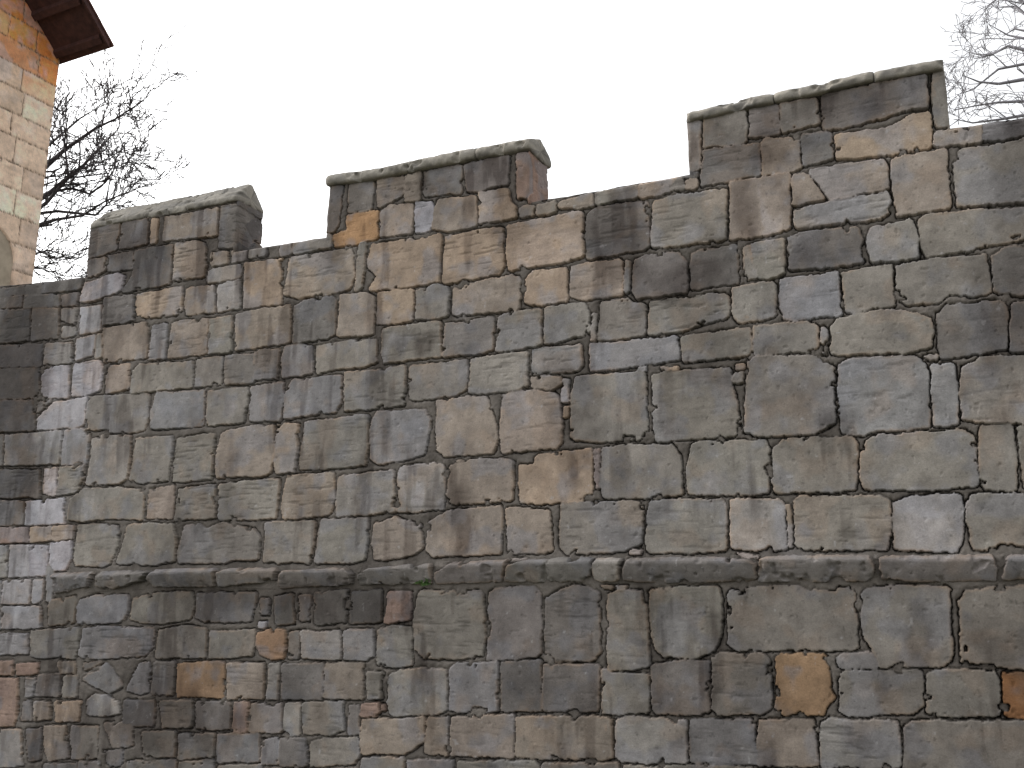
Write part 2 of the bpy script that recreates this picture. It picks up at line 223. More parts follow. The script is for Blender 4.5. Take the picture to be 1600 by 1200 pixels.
# stains: weathering with shapes of its own, photo px (x, y, rx, ry, strength); negative = bleached
STAIN = [(965, 375, 42, 75, .42), (1165, 330, 22, 50, .45), (1330, 165, 90, 28, .35), (1590, 330, 40, 190, .24), (1570, 520, 40, 50, .15), (1290, 390, 70, 30, .25), (1045, 425, 75, 35, .22),
         (215, 400, 45, 45, .4), (160, 480, 22, 50, .2), (560, 870, 40, 60, .08), (500, 690, 22, 50, .25), (470, 780, 16, 60, .2), (665, 535, 22, 20, .4), (180, 375, 40, 25, .3),
         (500, 950, 90, 38, .45), (620, 955, 50, 35, .35), (35, 560, 50, 120, .6), (20, 740, 40, 60, .3), (220, 1120, 40, 60, .35), (350, 935, 110, 22, .2), (1085, 430, 60, 30, .2),
         (1080, 980, 8, 60, .2), (700, 985, 60, 50, .1), (1440, 990, 22, 60, .3), (820, 1070, 40, 45, .25), (1560, 470, 50, 60, .3), (1245, 600, 40, 30, .15), (300, 1130, 60, 60, .25),
         (1390, 110, 70, 16, .2), (640, 300, 60, 20, .25), (760, 262, 40, 22, .3), (560, 260, 30, 20, .2), (1110, 230, 40, 40, .25), (1180, 245, 60, 30, .2), (470, 570, 20, 40, .15),
         (190, 520, 12, 30, .2), (430, 1080, 40, 30, .3), (260, 960, 80, 20, .1), (1500, 610, 8, 60, .1),
         (1200, 330, 30, 40, -.2), (1380, 850, 60, 40, -.1), (1440, 820, 40, 40, -.16), (655, 765, 26, 26, -.22), (140, 520, 22, 90, -.15), (95, 660, 40, 40, -.15), (60, 880, 55, 50, -.12),
         (860, 390, 60, 30, -.08), (1230, 850, 40, 30, -.06), (740, 470, 50, 22, -.1), (120, 800, 40, 30, -.1), (50, 980, 50, 60, -.12), (1000, 1140, 70, 20, -.12)]
STUV = [(uv(x, y), uv(x + rx, y)[0] - uv(x, y)[0], uv(x, y - ry)[1] - uv(x, y)[1], s) for x, y, rx, ry, s in STAIN]
MORTAR = s2l((80, 76, 71))
def relief(U, V, sts, mcol=MORTAR, warm=(146, 126, 106), streaks=1.0, stain=True, gr_=.0075):
    D, I = field(U, V, sts); n = len(sts)
    D = D + gr_ + (fbm(U, V, 13, 45, 3) - .5) * .013 + (fbm(U, V, 45, 46, 2) - .5) * .005 - .040 * sst(.68, .84, fbm(U, V, 9, 47, 3))
    g = lambda a: np.array([getattr(s, a) for s in sts] + [0.0])[I]
    cc = np.array([list(s.c) for s in sts] + [[0, 0]])[I]; col = np.array([s.col for s in sts] + [mcol])[I]
    inside = sst(-.002, .004, D)
    face = g('h') + g('tu') * (U - cc[..., 0]) + g('tv') * (V - cc[..., 1])
    so_ = g('seed')
    rough = (fbm(U + so_, V, 7, 51, 4) - .5) * .007 + (fbm(U + so_, V + so_, 30, 61, 3) - .5) * .003
    bedn = fbm(U + so_, V + so_, 42, 71, 3, sx=.13); bed = -g('bed') * .006 * sst(.58, .78, bedn)
    pit = -.006 * sst(.80, .88, fbm(U + so_, V, 26, 81, 2))
    arr = .003 + .008 * fbm(U, V, 5, 91, 2)
    edge = 1 - sst(0, 1, D / arr); edge = edge * edge
    hs_ = face + rough + bed + pit - .005 * edge
    # mortar: gritty, open and deep beside some stones, nearly flush where it was patched
    out = np.clip(-D, 0, .06); fill = fbm(U, V, 2.3, 101, 3)
    flush = -.010 - .014 * sst(.62, .40, fill); deep = sst(.40, .55, fbm(U, V, 5.5, 111, 3))
    up = sst(-.3, .3, np.gradient(D, axis=0) / (np.abs(np.gradient(V, axis=0)) + 1e-6))      # stone above: open bed joint
    flush = flush - .055 * np.maximum(up, .25 + .75 * deep) * sst(.010, .001, out)
    hm = flush + (fbm(U, V, 55, 121, 3) - .5) * .010 + .006 * sst(0.005, .03, out)
    h = hm * (1 - inside) + hs_ * inside
    # colour
    mot = .5 * fbm(U, V, 2.6, 131, 4) + .5 * fbm(U + so_, V, 6, 135, 4); mot2 = fbm(U + so_, V + so_, 12, 141, 4)
    cs = col * (1 + (mot[..., None] - .5) * .9) * (1 + (mot2[..., None] - .5) * .36)
    wc = s2l(warm); rim = sst(.030, .004, D) * sst(.42, .62, fbm(U, V, 4, 151, 3)) * .42
    patch = sst(.56, .72, fbm(U + so_, V - so_, 4.5, 161, 3)) * .22
    k = np.clip(rim + patch, 0, 1)[..., None]; lum = cs.mean(-1, keepdims=True)
    cs = cs * (1 - k) + k * (wc / wc.mean()) * (lum * .75 + .045)
    cs = cs * (1 - .35 * g('bed') * sst(.58, .8, bedn))[..., None]
    cool = sst(.5, .7, fbm(U - so_, V, 5, 171, 3))[..., None] * .5
    cs = cs * (1 - cool) + cool * cs.mean(-1, keepdims=True) * np.array([.98, .995, 1.06])
    spk = sst(.80, .86, fbm(U, V, 48, 181, 2))[..., None]; cs = cs * (1 - spk * .3)
    lit = sst(.80, .88, fbm(U + 9, V, 22, 191, 3))[..., None] * .35; cs = cs * (1 - lit) + lit * .30
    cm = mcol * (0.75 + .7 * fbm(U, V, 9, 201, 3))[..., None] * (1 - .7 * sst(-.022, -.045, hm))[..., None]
    c = cm * (1 - inside[..., None]) + cs * inside[..., None]
    stv = np.zeros(U.shape)
    if stain:
        wu = U + .12 * (fbm(U, V, 3, 211, 3) - .5); wv = V + .25 * (fbm(U, V, 3, 221, 3) - .5); wu = wu + .05 * (fbm(U, V, 12, 231, 3) - .5)
        for (su, sv), ru, rv, st in STUV:
            q = ((wu - su) / ru) ** 2 + ((wv - sv) / rv) ** 2
            stv += st * sst(1.7, .25, q)
    strk = sst(.53, .74, fbm(U * 1.0, V * .14, 9, 241, 4)) * sst(.42, .6, fbm(U, V, .9, 251, 3)) * .42 * streaks
    soot = (sst(.50, .68, fbm(U + 3, V * .6, 1.7, 261, 5)) * .30 + sst(.56, .72, fbm(U, V * .8, 5, 271, 5)) * .15) * streaks; strk = strk + soot
    stv = np.clip(stv + strk, -.5, .62)[..., None]
    c = np.where(stv > 0, c * (1 - stv * np.array([.88, .92, .93])), c * (1 + stv) - stv * np.array([.36, .355, .38]))
    return h, np.clip(c * ALB * np.array([1.005, .99, 1.01]), .012, .8), D
ALB = 1.58

# ------------------------------------------------------------------ mesh helpers
def grid_mesh(name, pts, col, mat, parent=None, closed=False):
    nr, nc = pts.shape[:2]
    idx = np.arange(nr * nc).reshape(nr, nc)
    if closed: idx = np.concatenate([idx, idx[:, :1]], 1)
    q = np.stack([idx[:-1, :-1], idx[:-1, 1:], idx[1:, 1:], idx[1:, :-1]], -1).reshape(-1, 4)
    me = bpy.data.meshes.new(name); me.vertices.add(nr * nc); me.vertices.foreach_set('co', pts.reshape(-1).astype(np.float32))
    me.loops.add(q.size); me.loops.foreach_set('vertex_index', q.reshape(-1).astype(np.int32))
    me.polygons.add(len(q)); me.polygons.foreach_set('loop_start', np.arange(0, q.size, 4, dtype=np.int32))
    try: me.polygons.foreach_set('loop_total', np.full(len(q), 4, np.int32))
    except Exception: pass
    me.update(calc_edges=True)
    me.polygons.foreach_set('use_smooth', np.ones(len(q), bool))
    if col is not None:
        at = me.color_attributes.new('col', 'FLOAT_COLOR', 'POINT')
        at.data.foreach_set('color', np.concatenate([col, np.ones(col.shape[:2] + (1,))], -1).reshape(-1).astype(np.float32))
    me.materials.append(mat); me.validate()
    o = bpy.data.objects.new(name, me); COL.objects.link(o)
    if parent: o.parent = parent
    return o
def poly_mesh(name, vs, fs, mat, parent=None, smooth=False):
    me = bpy.data.meshes.new(name); me.from_pydata([tuple(v) for v in vs], [], fs); me.update()
    if smooth: me.polygons.foreach_set('use_smooth', [True] * len(me.polygons))
    me.materials.append(mat); o = bpy.data.objects.new(name, me); COL.objects.link(o)
    if parent: o.parent = parent
    return o
def thing(name, label, cat, loc=(0, 0, 0)):
    o = bpy.data.objects.new(name, None); COL.objects.link(o); o.location = loc; o.empty_display_size = .3
    o['label'] = label; o['category'] = cat; return o
def place(o, loc):   # keep world geometry, put the children's frame at the thing's base
    for c in o.children: c.location = -Vector(loc)
    o.location = loc

# ------------------------------------------------------------------ materials
def new_mat(name):
    m = bpy.data.materials.new(name); m.use_nodes = True; nt = m.node_tree; return m, nt, nt.nodes['Principled BSDF']
def stone_mat(name, bump=.5, fine=90.0):
    m, nt, b = new_mat(name); N = nt.nodes.new; L = nt.links.new
    a = N('ShaderNodeAttribute'); a.attribute_name = 'col'; tc = N('ShaderNodeTexCoord')
    n1 = N('ShaderNodeTexNoise'); n1.inputs['Scale'].default_value = fine; n1.inputs['Detail'].default_value = 6; n1.inputs['Roughness'].default_value = .7
    n2 = N('ShaderNodeTexNoise'); n2.inputs['Scale'].default_value = 14; n2.inputs['Detail'].default_value = 8; n2.inputs['Roughness'].default_value = .75
    L(tc.outputs['Object'], n1.inputs['Vector']); L(tc.outputs['Object'], n2.inputs['Vector'])
    r1 = N('ShaderNodeMapRange'); r1.inputs['From Min'].default_value = .3; r1.inputs['From Max'].default_value = .7; r1.inputs['To Min'].default_value = .82; r1.inputs['To Max'].default_value = 1.16
    r2 = N('ShaderNodeMapRange'); r2.inputs['From Min'].default_value = .3; r2.inputs['From Max'].default_value = .7; r2.inputs['To Min'].default_value = .84; r2.inputs['To Max'].default_value = 1.14
    L(n1.outputs['Fac'], r1.inputs['Value']); L(n2.outputs['Fac'], r2.inputs['Value'])
    mu = N('ShaderNodeMath'); mu.operation = 'MULTIPLY'; L(r1.outputs[0], mu.inputs[0]); L(r2.outputs[0], mu.inputs[1])
    vm = N('ShaderNodeVectorMath'); vm.operation = 'SCALE'; L(a.outputs['Color'], vm.inputs[0]); L(mu.outputs[0], vm.inputs['Scale'])
    L(vm.outputs[0], b.inputs['Base Color']); b.inputs['Roughness'].default_value = .93; b.inputs['Specular IOR Level'].default_value = .25
    bp = N('ShaderNodeBump'); bp.inputs['Strength'].default_value = bump; bp.inputs['Distance'].default_value = .006
    L(n1.outputs['Fac'], bp.inputs['Height']); L(bp.outputs[0], b.inputs['Normal']); return m
def noise_mat(name, c1, c2, scale=6, rough=.9, bump=.3, dist=.01):
    m, nt, b = new_mat(name); N = nt.nodes.new; L = nt.links.new; tc = N('ShaderNodeTexCoord')
    n1 = N('ShaderNodeTexNoise'); n1.inputs['Scale'].default_value = scale; n1.inputs['Detail'].default_value = 8; n1.inputs['Roughness'].default_value = .7
    L(tc.outputs['Object'], n1.inputs['Vector']); cr = N('ShaderNodeValToRGB'); cr.color_ramp.elements[0].position = .35; cr.color_ramp.elements[1].position = .65
    cr.color_ramp.elements[0].color = (*c1, 1); cr.color_ramp.elements[1].color = (*c2, 1); L(n1.outputs['Fac'], cr.inputs[0]); L(cr.outputs[0], b.inputs['Base Color'])
    b.inputs['Roughness'].default_value = rough; bp = N('ShaderNodeBump'); bp.inputs['Strength'].default_value = bump; bp.inputs['Distance'].default_value = dist
    L(n1.outputs['Fac'], bp.inputs['Height']); L(bp.outputs[0], b.inputs['Normal']); return m
M_ST = stone_mat('weathered_sandstone'); M_LIME = stone_mat('buff_limestone', .4)
M_CORE = noise_mat('rubble_core', (.07, .06, .05), (.14, .12, .1), 9)
M_BARK = noise_mat('bark', (.035, .03, .034), (.075, .065, .068), 12)
M_BARK2 = noise_mat('grey_bark', (.17, .165, .18), (.25, .24, .26), 12)
M_GRASS = noise_mat('grass', (.045, .05, .028), (.09, .085, .055), 3, bump=.8, dist=.05)
M_TIMBER = noise_mat('dark_timber', (.035, .014, .014), (.085, .035, .03), 8)
M_TILE = noise_mat('clay_tile', (.08, .035, .03), (.17, .075, .06), 7)
M_LEAF = noise_mat('fern_leaf', (.03, .07, .012), (.07, .14, .03), 20)

# ------------------------------------------------------------------ city wall
def interp_line(pts, off=0.0):
    q = sorted(uv(x, y, off) for x, y in pts); us = np.array([a for a, b in q]); vs = np.array([b for a, b in q])
    return lambda u: np.interp(u, us, vs)
vtop = interp_line([(0, 447), (60, 442), (130, 433), (403, 387), (512, 370), (853, 312), (1070, 274), (1490, 200), (1600, 184), (1640, 177)])
def u_of_px(x): return uv(x, 910)[0]
VB = -1.3
UL, UR = u_of_px(-15), u_of_px(1634)
# rough coursing beyond the frame and below its lower edge, so the wall goes on from another viewpoint
def course_fill(u0, u1, v0, v1, hmin, hmax, wmin, wmax, codes, seed, test=None, clip=None):
    r = random.Random(seed); L = []; v = v0
    while v < v1:
        h = r.uniform(hmin, hmax); u = u0 - r.uniform(0, .3); vv = min(v + h, v1)
        if vv - v < .12: break
        while u < u1:
            ww = r.uniform(wmin, wmax); a, b, c, d = u + .009, u + ww - .009, v + .009, vv - .009
            u += ww
            if clip: a, b, c, d = clip(a, b, c, d)
            if b - a < .08 or d - c < .08: continue
            if test and not test((a + b) / 2, (c + d) / 2): continue
            j = lambda: r.uniform(-.008, .008)
            L.append(mk_stone([(a + j(), c + j()), (b + j(), c + j()), (b + j(), d + j()), (a + j(), d + j())], r.choice(codes), seed + len(L)))
        v += h
    return L
def edge_line(x):
    q = sorted((uv(x, y)[1], uv(x, y)[0]) for y in range(-200, 1500, 50)); vs_ = [a for a, b in q]; us__ = [b for a, b in q]
    return lambda v: float(np.interp(v, vs_, us__))
eR, eL = edge_line(1636), edge_line(-21)
ulo, uhi = u_of_px(-1500), u_of_px(2600)
stones += course_fill(UR - .1, uhi, VB, 4.75, .34, .46, .35, .8, 'gggbqw', 2000, clip=lambda a, b, c, d: (max(a, eR((c + d) / 2) + .012), b, c, d))
stones += course_fill(ulo, UL + .1, VB, 4.9, .3, .42, .3, .7, 'dkqgh', 3000, clip=lambda a, b, c, d: (a, min(b, eL((c + d) / 2) - .012), c, d))
vb_l = uv(0, 1222)[1]
def below(a, b, c, d):
    lim = min(uv(800 + F * 0, 1222)[1], 9); m = (a + b) / 2
    p = P0 + RX * m; z = (p - EY)[1]; lim = 1.65 - (1222 - 910) * z / math.hypot(F, 310) * .985
    return a, b, c, min(d, lim)
stones += course_fill(UL, UR, VB, .4, .3, .38, .35, .75, 'gqgbw', 4000, clip=below)
# grid columns: fine where the photograph looks, coarse beyond
px = np.concatenate([np.linspace(-1500, -145, 120), np.arange(-135, 1765, 1.5), np.linspace(1775, 2600, 150)])
Uc = np.array([u_of_px(x) for x in px])
tv = np.concatenate([np.linspace(0, .16, 24, endpoint=False), np.linspace(.16, 1, 640)])
vt = vtop(Uc); U = np.repeat(Uc[None], len(tv), 0); V = VB + (vt[None] - VB) * tv[:, None]
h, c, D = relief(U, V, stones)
h = h * (1 - sst(.02, .0, (vt[None] - V)) * .5) - .012 * sst(.015, 0, vt[None] - V)
def wpos(U, V, h): return P0[None, None] * np.array([1, 1, 0]) + RX * U[..., None] + NX * h[..., None] + np.array([0, 0, 1]) * V[..., None]
pts = wpos(U, V, h)
back = []; bc = []
for dep, dz in ((.02, .006), (.08, .012), (.45, .012), (.9, .0)):                     # worn top of the wall
    nz = (fbm(Uc, Uc * 0 + dep * 9, 6, 300, 3) - .5) * .02
    back.append(wpos(U[-1:], V[-1:] + dz + nz, np.full_like(U[-1:], -dep))[0]); bc.append(c[-1] * .95)
pts = np.concatenate([pts, np.array(back)]); c = np.concatenate([c, np.array(bc)])
wall = thing('city_wall', 'long battlemented stone wall of grey and tan blocks with stepped merlons', 'wall')
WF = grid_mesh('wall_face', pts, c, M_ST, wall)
# rear body
def wp(u, d, z): p = P0 * np.array([1, 1, 0]) + RX * u - NX * d; return (p[0], p[1], z)
us_ = np.linspace(ulo, uhi, 40); vs = []; fs = []
for u in us_:
    t_ = float(vtop(u)); vs += [wp(u, .88, VB), wp(u, .88, t_ - .004), wp(u, 1.6, t_ - .7), wp(u, 1.6, VB)]
for i in range(len(us_) - 1):
    a = i * 4; b = a + 4
    for k in range(3): fs.append((a + k, b + k, b + k + 1, a + k + 1))
poly_mesh('wall_back', vs, fs, M_CORE, wall)

# string course: a worn, rounded, projecting band
s_top = [(40, 897), (87, 895), (235, 890), (342, 886), (436, 886), (540, 885), (677, 878), (797, 872), (932, 869), (1105, 869), (1200, 866), (1366, 866), (1550, 865), (1634, 865), (2600, 862)]
s_bot = [(40, 934), (85, 931), (150, 925), (240, 920), (337, 918), (435, 921), (551, 916), (680, 914), (785, 911), (1015, 912), (1182, 910), (1366, 910), (1560, 909), (1634, 909), (2600, 909)]
ft, fb = interp_line(s_top), interp_line(s_bot)
ua, ub = u_of_px(84), uhi - .2
Us = Uc[(Uc > ua) & (Uc < ub)]
tt = np.concatenate([[-.02], np.linspace(0, 1, 34), [1.02]])
prof = lambda t: .010 + .072 * np.clip(t / .72, 0, 1) ** .8 * (1 - .75 * sst(.80, 1.0, t))
Ug = np.repeat(Us[None], len(tt), 0); Vt = ft(Us); Vb_ = fb(Us)
Vg = Vb_[None] + (Vt - Vb_)[None] * np.clip(tt, 0, 1)[:, None]
string_stones += course_fill(UR + .02, uhi, float(fb(UR)) - .005, float(ft(UR)) + .01, .3, .31, .6, 1.1, 'qgd', 5000, clip=lambda a, b, c, d: (max(a, UR + .02), b, c, d))
hh, cc_, DD = relief(Ug, Vg, string_stones, stain=True, streaks=.4, gr_=-.003)
ins = sst(-.008, .006, DD)
H = prof(tt)[:, None] * (.10 + .90 * ins) * (.80 + .35 * fbm(Ug, Ug * 0, 1.6, 311, 2)) + hh * 1.1 + (fbm(Ug, Vg, 5, 310, 4) - .5) * .024 - .03 * sst(.62, .78, fbm(Ug, Vg, 9, 312, 3))
H[0] = -.03; H[-1] = -.03
endf = sst(0, .03, Us - ua); H = H * endf[None] - .03 * (1 - endf[None])
grid_mesh('string_course', wpos(Ug, Vg, H), cc_, M_ST, wall)

# merlons ---------------------------------------------------------
TH = .42
def frame_map(u0, u1, T):
    W = u1 - u0
    def f(s):
        s = np.asarray(s); u = np.clip(s, u0, u1); d = np.zeros_like(s)
        l = u0 - s; r = s - u1
        d = np.where(l > 0, np.minimum(l, T), d); d = np.where(r > 0, np.minimum(r, T), d)
        u = np.where(l > T, u0 + (l - T), u); u = np.where(r > T, u1 - (r - T), u)
        # normal, blended at the corners
        ang = np.zeros_like(s); rc = .02
        ang = np.where(s > u1 - rc, np.clip((s - u1 + rc) / (2 * rc), 0, 1), ang); ang = np.where(s > u1 + T - rc, 1 + np.clip((s - u1 - T + rc) / (2 * rc), 0, 1), ang)
        ang = np.where(s < u0 + rc, -np.clip((u0 + rc - s) / (2 * rc), 0, 1), ang); ang = np.where(s < u0 - T + rc, -1 - np.clip((u0 - T + rc - s) / (2 * rc), 0, 1), ang)
        a = ang * math.pi / 2
        nrm = NX[None] * np.cos(a)[:, None] + RX[None] * np.sin(a)[:, None]
        # round the arrises a little
        k = .006 * (np.abs(np.sin(2 * a)))
        pos = P0 * np.array([1, 1, 0]) + RX[None] * u[:, None] - NX[None] * d[:, None] - nrm * k[:, None]
        return pos, nrm
    return f
def merlon(pxl, pxr, top_pts, side_codes, yref, seed, lab, sh=(.2, .3)):
    u0 = uv(pxl, yref)[0]; u1 = uv(pxr, yref)[0]; W = u1 - u0
    tl = interp_line(top_pts)
    s = np.concatenate([np.linspace(u0 - TH - W / 2, u0 - TH - .03, 30), np.linspace(u0 - TH - .02, u0 - .02, 40), np.arange(u0 - .018, u1 + .03, .0065), np.arange(u1 + .032, u1 + TH + .02, .0075), np.linspace(u1 + TH + .03, u1 + TH + W / 2, 30)])
    uu = np.clip(s, u0, u1); uu = np.where(s > u1 + TH, u1 - (s - u1 - TH), uu); uu = np.where(s < u0 - TH, u0 + (u0 - TH - s), uu)
    lo = vtop(uu) - .03; hi = tl(uu); nr = int((hi - lo).max() / .0075)
    t = np.linspace(0, 1, nr); Vv = lo[None] + (hi - lo)[None] * t[:, None]; Sv = np.repeat(s[None], nr, 0)
    extra = []
    r = random.Random(seed); mid = float(tl((u0 + u1) / 2)); b0 = float(vtop((u0 + u1) / 2))
    for (a, b) in ((u1 - .012, u1 + TH), (u1 + TH + .02, u1 + TH + W / 2), (u0 - TH, u0 - .02), (u0 - TH - W / 2, u0 - TH - .02)):
        z = b0 - .03; k = 0
        while z < mid + .1:
            z2 = z + r.uniform(*sh)
            extra.append(mk_stone([(a, z + .01), (b, z + .01), (b, z2 - .01), (a, z2 - .01)], r.choice(side_codes.replace('-', '')), seed + k)); z = z2; k += 1
    # the stones traced near this merlon's right arris wrap round it
    near = [q for q in stones if q.bb[1] > u0 - .1 and q.bb[0] < u1 + .05 and q.bb[3] > b0 - .4]
    for q in near:
        if q.bb[1] > u1 - .02:
            P = q.P.copy(); P[P[:, 0] > u1 - .12, 0] = np.where(q.P[q.P[:, 0] > u1 - .12, 0] > u1 - .03, u1 + TH * .5, q.P[q.P[:, 0] > u1 - .12, 0])
    h, c, D = relief(Sv, Vv, [q for q in near if q.bb[0] < u1 - .03] + [e for e in extra if not (e.bb[0] < u1 - .03 and e.bb[1] > u0 + .01)], stain=True)
    pos, nrm = frame_map(u0, u1, TH)(s)
    h = h + (fbm(Sv, Vv, 4, seed + 5, 3) - .5) * .03 * sst(.06, 0, np.minimum(np.abs(Sv - u0), np.abs(Sv - u1)))
    pts = pos[None] + nrm[None] * h[..., None]; pts[..., 2] = Vv
    o = grid_mesh('merlon', pts, c, M_ST, wall); o['label'] = lab
    return o, u0, u1, tl
def coping(par, u0, u1, tl, breaks, prof, over, seed, code, endround=.03):
    "coping stones: the cross-section prof = [(depth, height)...] swept between breaks"
    bs = [u0 - over] + [uv(x, 200)[0] for x in breaks] + [u1 + over]
    pr = []
    P = [np.array(p) for p in prof]
    for i in range(len(P)):
        a, b = P[i], P[(i + 1) % len(P)]; n = max(1, int(np.linalg.norm(b - a) / .014))
        for k in range(n): pr.append(a + (b - a) * k / n)
    pr = np.array(pr)
    for _ in range(1): pr = pr * .5 + (np.roll(pr, 1, 0) + np.roll(pr, -1, 0)) * .25
    cen = pr.mean(0)
    for i in range(len(bs) - 1):
        r = random.Random(seed + i); a, b = bs[i] + .004, bs[i + 1] - .004
        n = max(12, int((b - a) / .012)); s = np.linspace(a, b, n)
        e = np.minimum(s - a, b - s); sc_ = 1 - .07 * (1 - np.clip(e / endround, 0, 1)) ** 2
        base = tl(np.clip(s, u0, u1)) - .004; dz = r.uniform(-.006, .006)
        S = np.repeat(s[:, None], len(pr), 1); K = np.repeat(np.arange(len(pr))[None] * .014, n, 0)
        PD = cen[0] + (pr[None, :, 0] - cen[0]) * sc_[:, None]; PH = cen[1] + (pr[None, :, 1] - cen[1]) * sc_[:, None]
        nz = (fbm(S, K, 3, seed + 40 + i, 4) - .5) * .032 + (fbm(S, K, 26, seed + 60, 3) - .5) * .018 - .035 * sst(.62, .76, fbm(S, K, 11, seed + 80, 2))
        dirv = pr - cen; dirv /= np.linalg.norm(dirv, axis=1)[:, None]
        PD = PD + dirv[None, :, 0] * nz; PH = PH + dirv[None, :, 1] * nz * .8
        pts = P0 * np.array([1, 1, 0]) + RX * S[..., None] - NX * PD[..., None] + np.array([0, 0, 1]) * (base[:, None] + dz + PH)[..., None]
        caps = [pts[0].mean(0)[None].repeat(len(pr), 0)[None], pts[-1].mean(0)[None].repeat(len(pr), 0)[None]]
        m0 = (pts[0] + caps[0][0]) / 2; m1 = (pts[-1] + caps[1][0]) / 2
        pts = np.concatenate([caps[0], m0[None], pts, m1[None], caps[1]])
        S2 = np.concatenate([S[:1], S[:1], S, S[-1:], S[-1:]]); K2 = np.concatenate([K[:1], K[:1], K, K[-1:], K[-1:]])
        col = s2l(PAL[code])[None, None] * ALB * (.6 + .8 * fbm(S2, K2, 5, seed + 90, 4))[..., None] * (1 - .4 * sst(.55, .7, fbm(S2, K2, 9, seed + 95, 3)))[..., None]
        gr = sst(.5, .7, fbm(S2, K2, 7, seed + 97, 3))[..., None] * .4; col = col * (1 - gr) + gr * np.array([.15, .145, .14])
        grid_mesh('coping_stone', pts, np.clip(col, .02, .6), M_ST, par, closed=True)
mA, a0, a1, ta = merlon(138, 367, [(120, 361), (140, 357), (187, 347), (366, 314), (400, 307)], 'kk', 380, 6000, 'leftmost merlon with a plain gabled coping and dark stained blocks')
mB, b0_, b1, tb = merlon(513, 827, [(500, 292), (520, 289), (584, 281), (721, 253), (798, 239), (831, 233), (880, 224)], 'uu', 300, 6100, 'middle merlon with a rounded coping and a reddish corner block', (.5, .52))
mC, c0, c1, tc_ = merlon(1072, 1484, [(1060, 193), (1094, 187), (1168, 169), (1278, 149), (1359, 130), (1456, 112), (1500, 104)], 'gq', 190, 6200, 'rightmost and highest merlon with a long rounded coping')
coping(mA, a0, a1, ta, [236, 300], [(-.005, 0), (-.012, .05), (TH / 2 - .02, .265), (TH / 2 + .02, .265), (TH + .01, .03), (TH + .005, 0), (TH / 2, -.01)], -.005, 7000, 'g')
RP = [(.0, 0), (-.03, .0), (-.05, .012), (-.055, .06), (-.035, .10), (.02, .13), (TH / 2, .215), (TH + .01, .115), (TH + .06, .07), (TH + .055, .01), (TH, 0), (TH / 2, -.01)]
coping(mB, b0_, b1, tb, [640, 745], RP, .02, 7100, 'g', .05)
RP3 = [(.0, 0), (-.03, .0), (-.042, .008), (-.045, .05), (-.02, .085), (.04, .11), (TH / 2, .17), (TH + .01, .095), (TH + .05, .06), (TH + .05, .01), (TH, 0), (TH / 2, -.01)]
coping(mC, c0, c1, tc_, [1212, 1372], RP3, .0, 7200, 'g', .05)
place(wall, (float(P0[0]), float(P0[1]), VB))

# ------------------------------------------------------------------ tower behind the wall
BK = -NX                                                                       # receding direction
YT = 15.5
Pc = np.array(at_dist(73, 262, YT))                                            # far corner of the tower, half-way up
tw = thing('stone_tower', 'pale buff ashlar tower with dark overhanging eaves behind the left end of the wall', 'tower')
def tface(x, y):
    "photo pixel -> (distance from far corner towards the viewer, height) on the tower's side"
    d = ray(x, y); t = np.dot(Pc - EY, RX) / np.dot(d, RX); p = EY + d * t; return float(-np.dot(p - Pc, BK)), float(p[2])
top_c = tface(97, 99); z_c = top_c[1]
q0 = tface(38, 0); rake = (q0[1] - z_c) / (q0[0] - top_c[0])
ST = 3.6; rs = random.Random(5); ts = []
z = -1.0
while z < z_c + 4:
    hh_ = rs.uniform(.38, .50); u = -rs.uniform(0, .35)
    while u < ST + .4:
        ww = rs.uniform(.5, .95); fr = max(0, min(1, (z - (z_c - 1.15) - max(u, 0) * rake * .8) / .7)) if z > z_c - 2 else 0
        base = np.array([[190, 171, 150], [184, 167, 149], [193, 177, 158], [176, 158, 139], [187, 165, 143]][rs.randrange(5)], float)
        base = base * (1 - fr) + np.array([212, 132, 76.]) * fr  # warm sun glow below the eave, painted into the stone colour
        a = max(u, -.0)
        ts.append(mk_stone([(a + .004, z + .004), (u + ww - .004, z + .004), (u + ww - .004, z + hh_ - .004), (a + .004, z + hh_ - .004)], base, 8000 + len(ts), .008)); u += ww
    z += hh_
sN = np.concatenate([np.arange(0, ST, .016)]); hiT = z_c + np.clip(sN, 0, None) * rake
tv2 = np.linspace(0, 1, 420) ** .75
Sg = np.repeat(sN[None], len(tv2), 0); Vg2 = -1.0 + (hiT[None] + 1.0) * tv2[:, None]
keepALB = ALB; ALB = 1.22
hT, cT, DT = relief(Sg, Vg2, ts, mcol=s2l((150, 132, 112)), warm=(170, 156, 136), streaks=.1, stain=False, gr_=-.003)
wt_ = (.7 * sst(.3, -.5, Vg2 - (z_c - .7)))[..., None]; cT = cT * (1 - wt_) + wt_ * cT.mean(-1, keepdims=True) * np.array([1.17, .98, .80]); cT = np.clip(cT * np.array([1.38, 1.26, 1.20]), .02, .86)
ALB = keepALB
hT = hT * .35
# round-headed blind window in the side
wa = tface(24, 425); wz = tface(10, 372); wr = .62; wc = wa[0] + wr; wsp = tface(20, 412)[1]
dd = np.where(Vg2 > wsp, wr - np.hypot(Sg - wc, Vg2 - wsp), wr - np.abs(Sg - wc)); dd = np.where(Vg2 < wsp - 2.2, -1, dd)
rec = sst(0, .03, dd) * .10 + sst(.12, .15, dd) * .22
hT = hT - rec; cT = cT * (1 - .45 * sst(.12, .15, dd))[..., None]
ptsT = Pc * np.array([1, 1, 0]) - BK * Sg[..., None] + RX * hT[..., None] + np.array([0, 0, 1.0]) * Vg2[..., None]
# the old tower leans out a little towards its top
lean = (ptsT[..., 2:3] - Pc[2]) * .024; ptsT = ptsT + RX * lean * np.array([1, 1, 0])
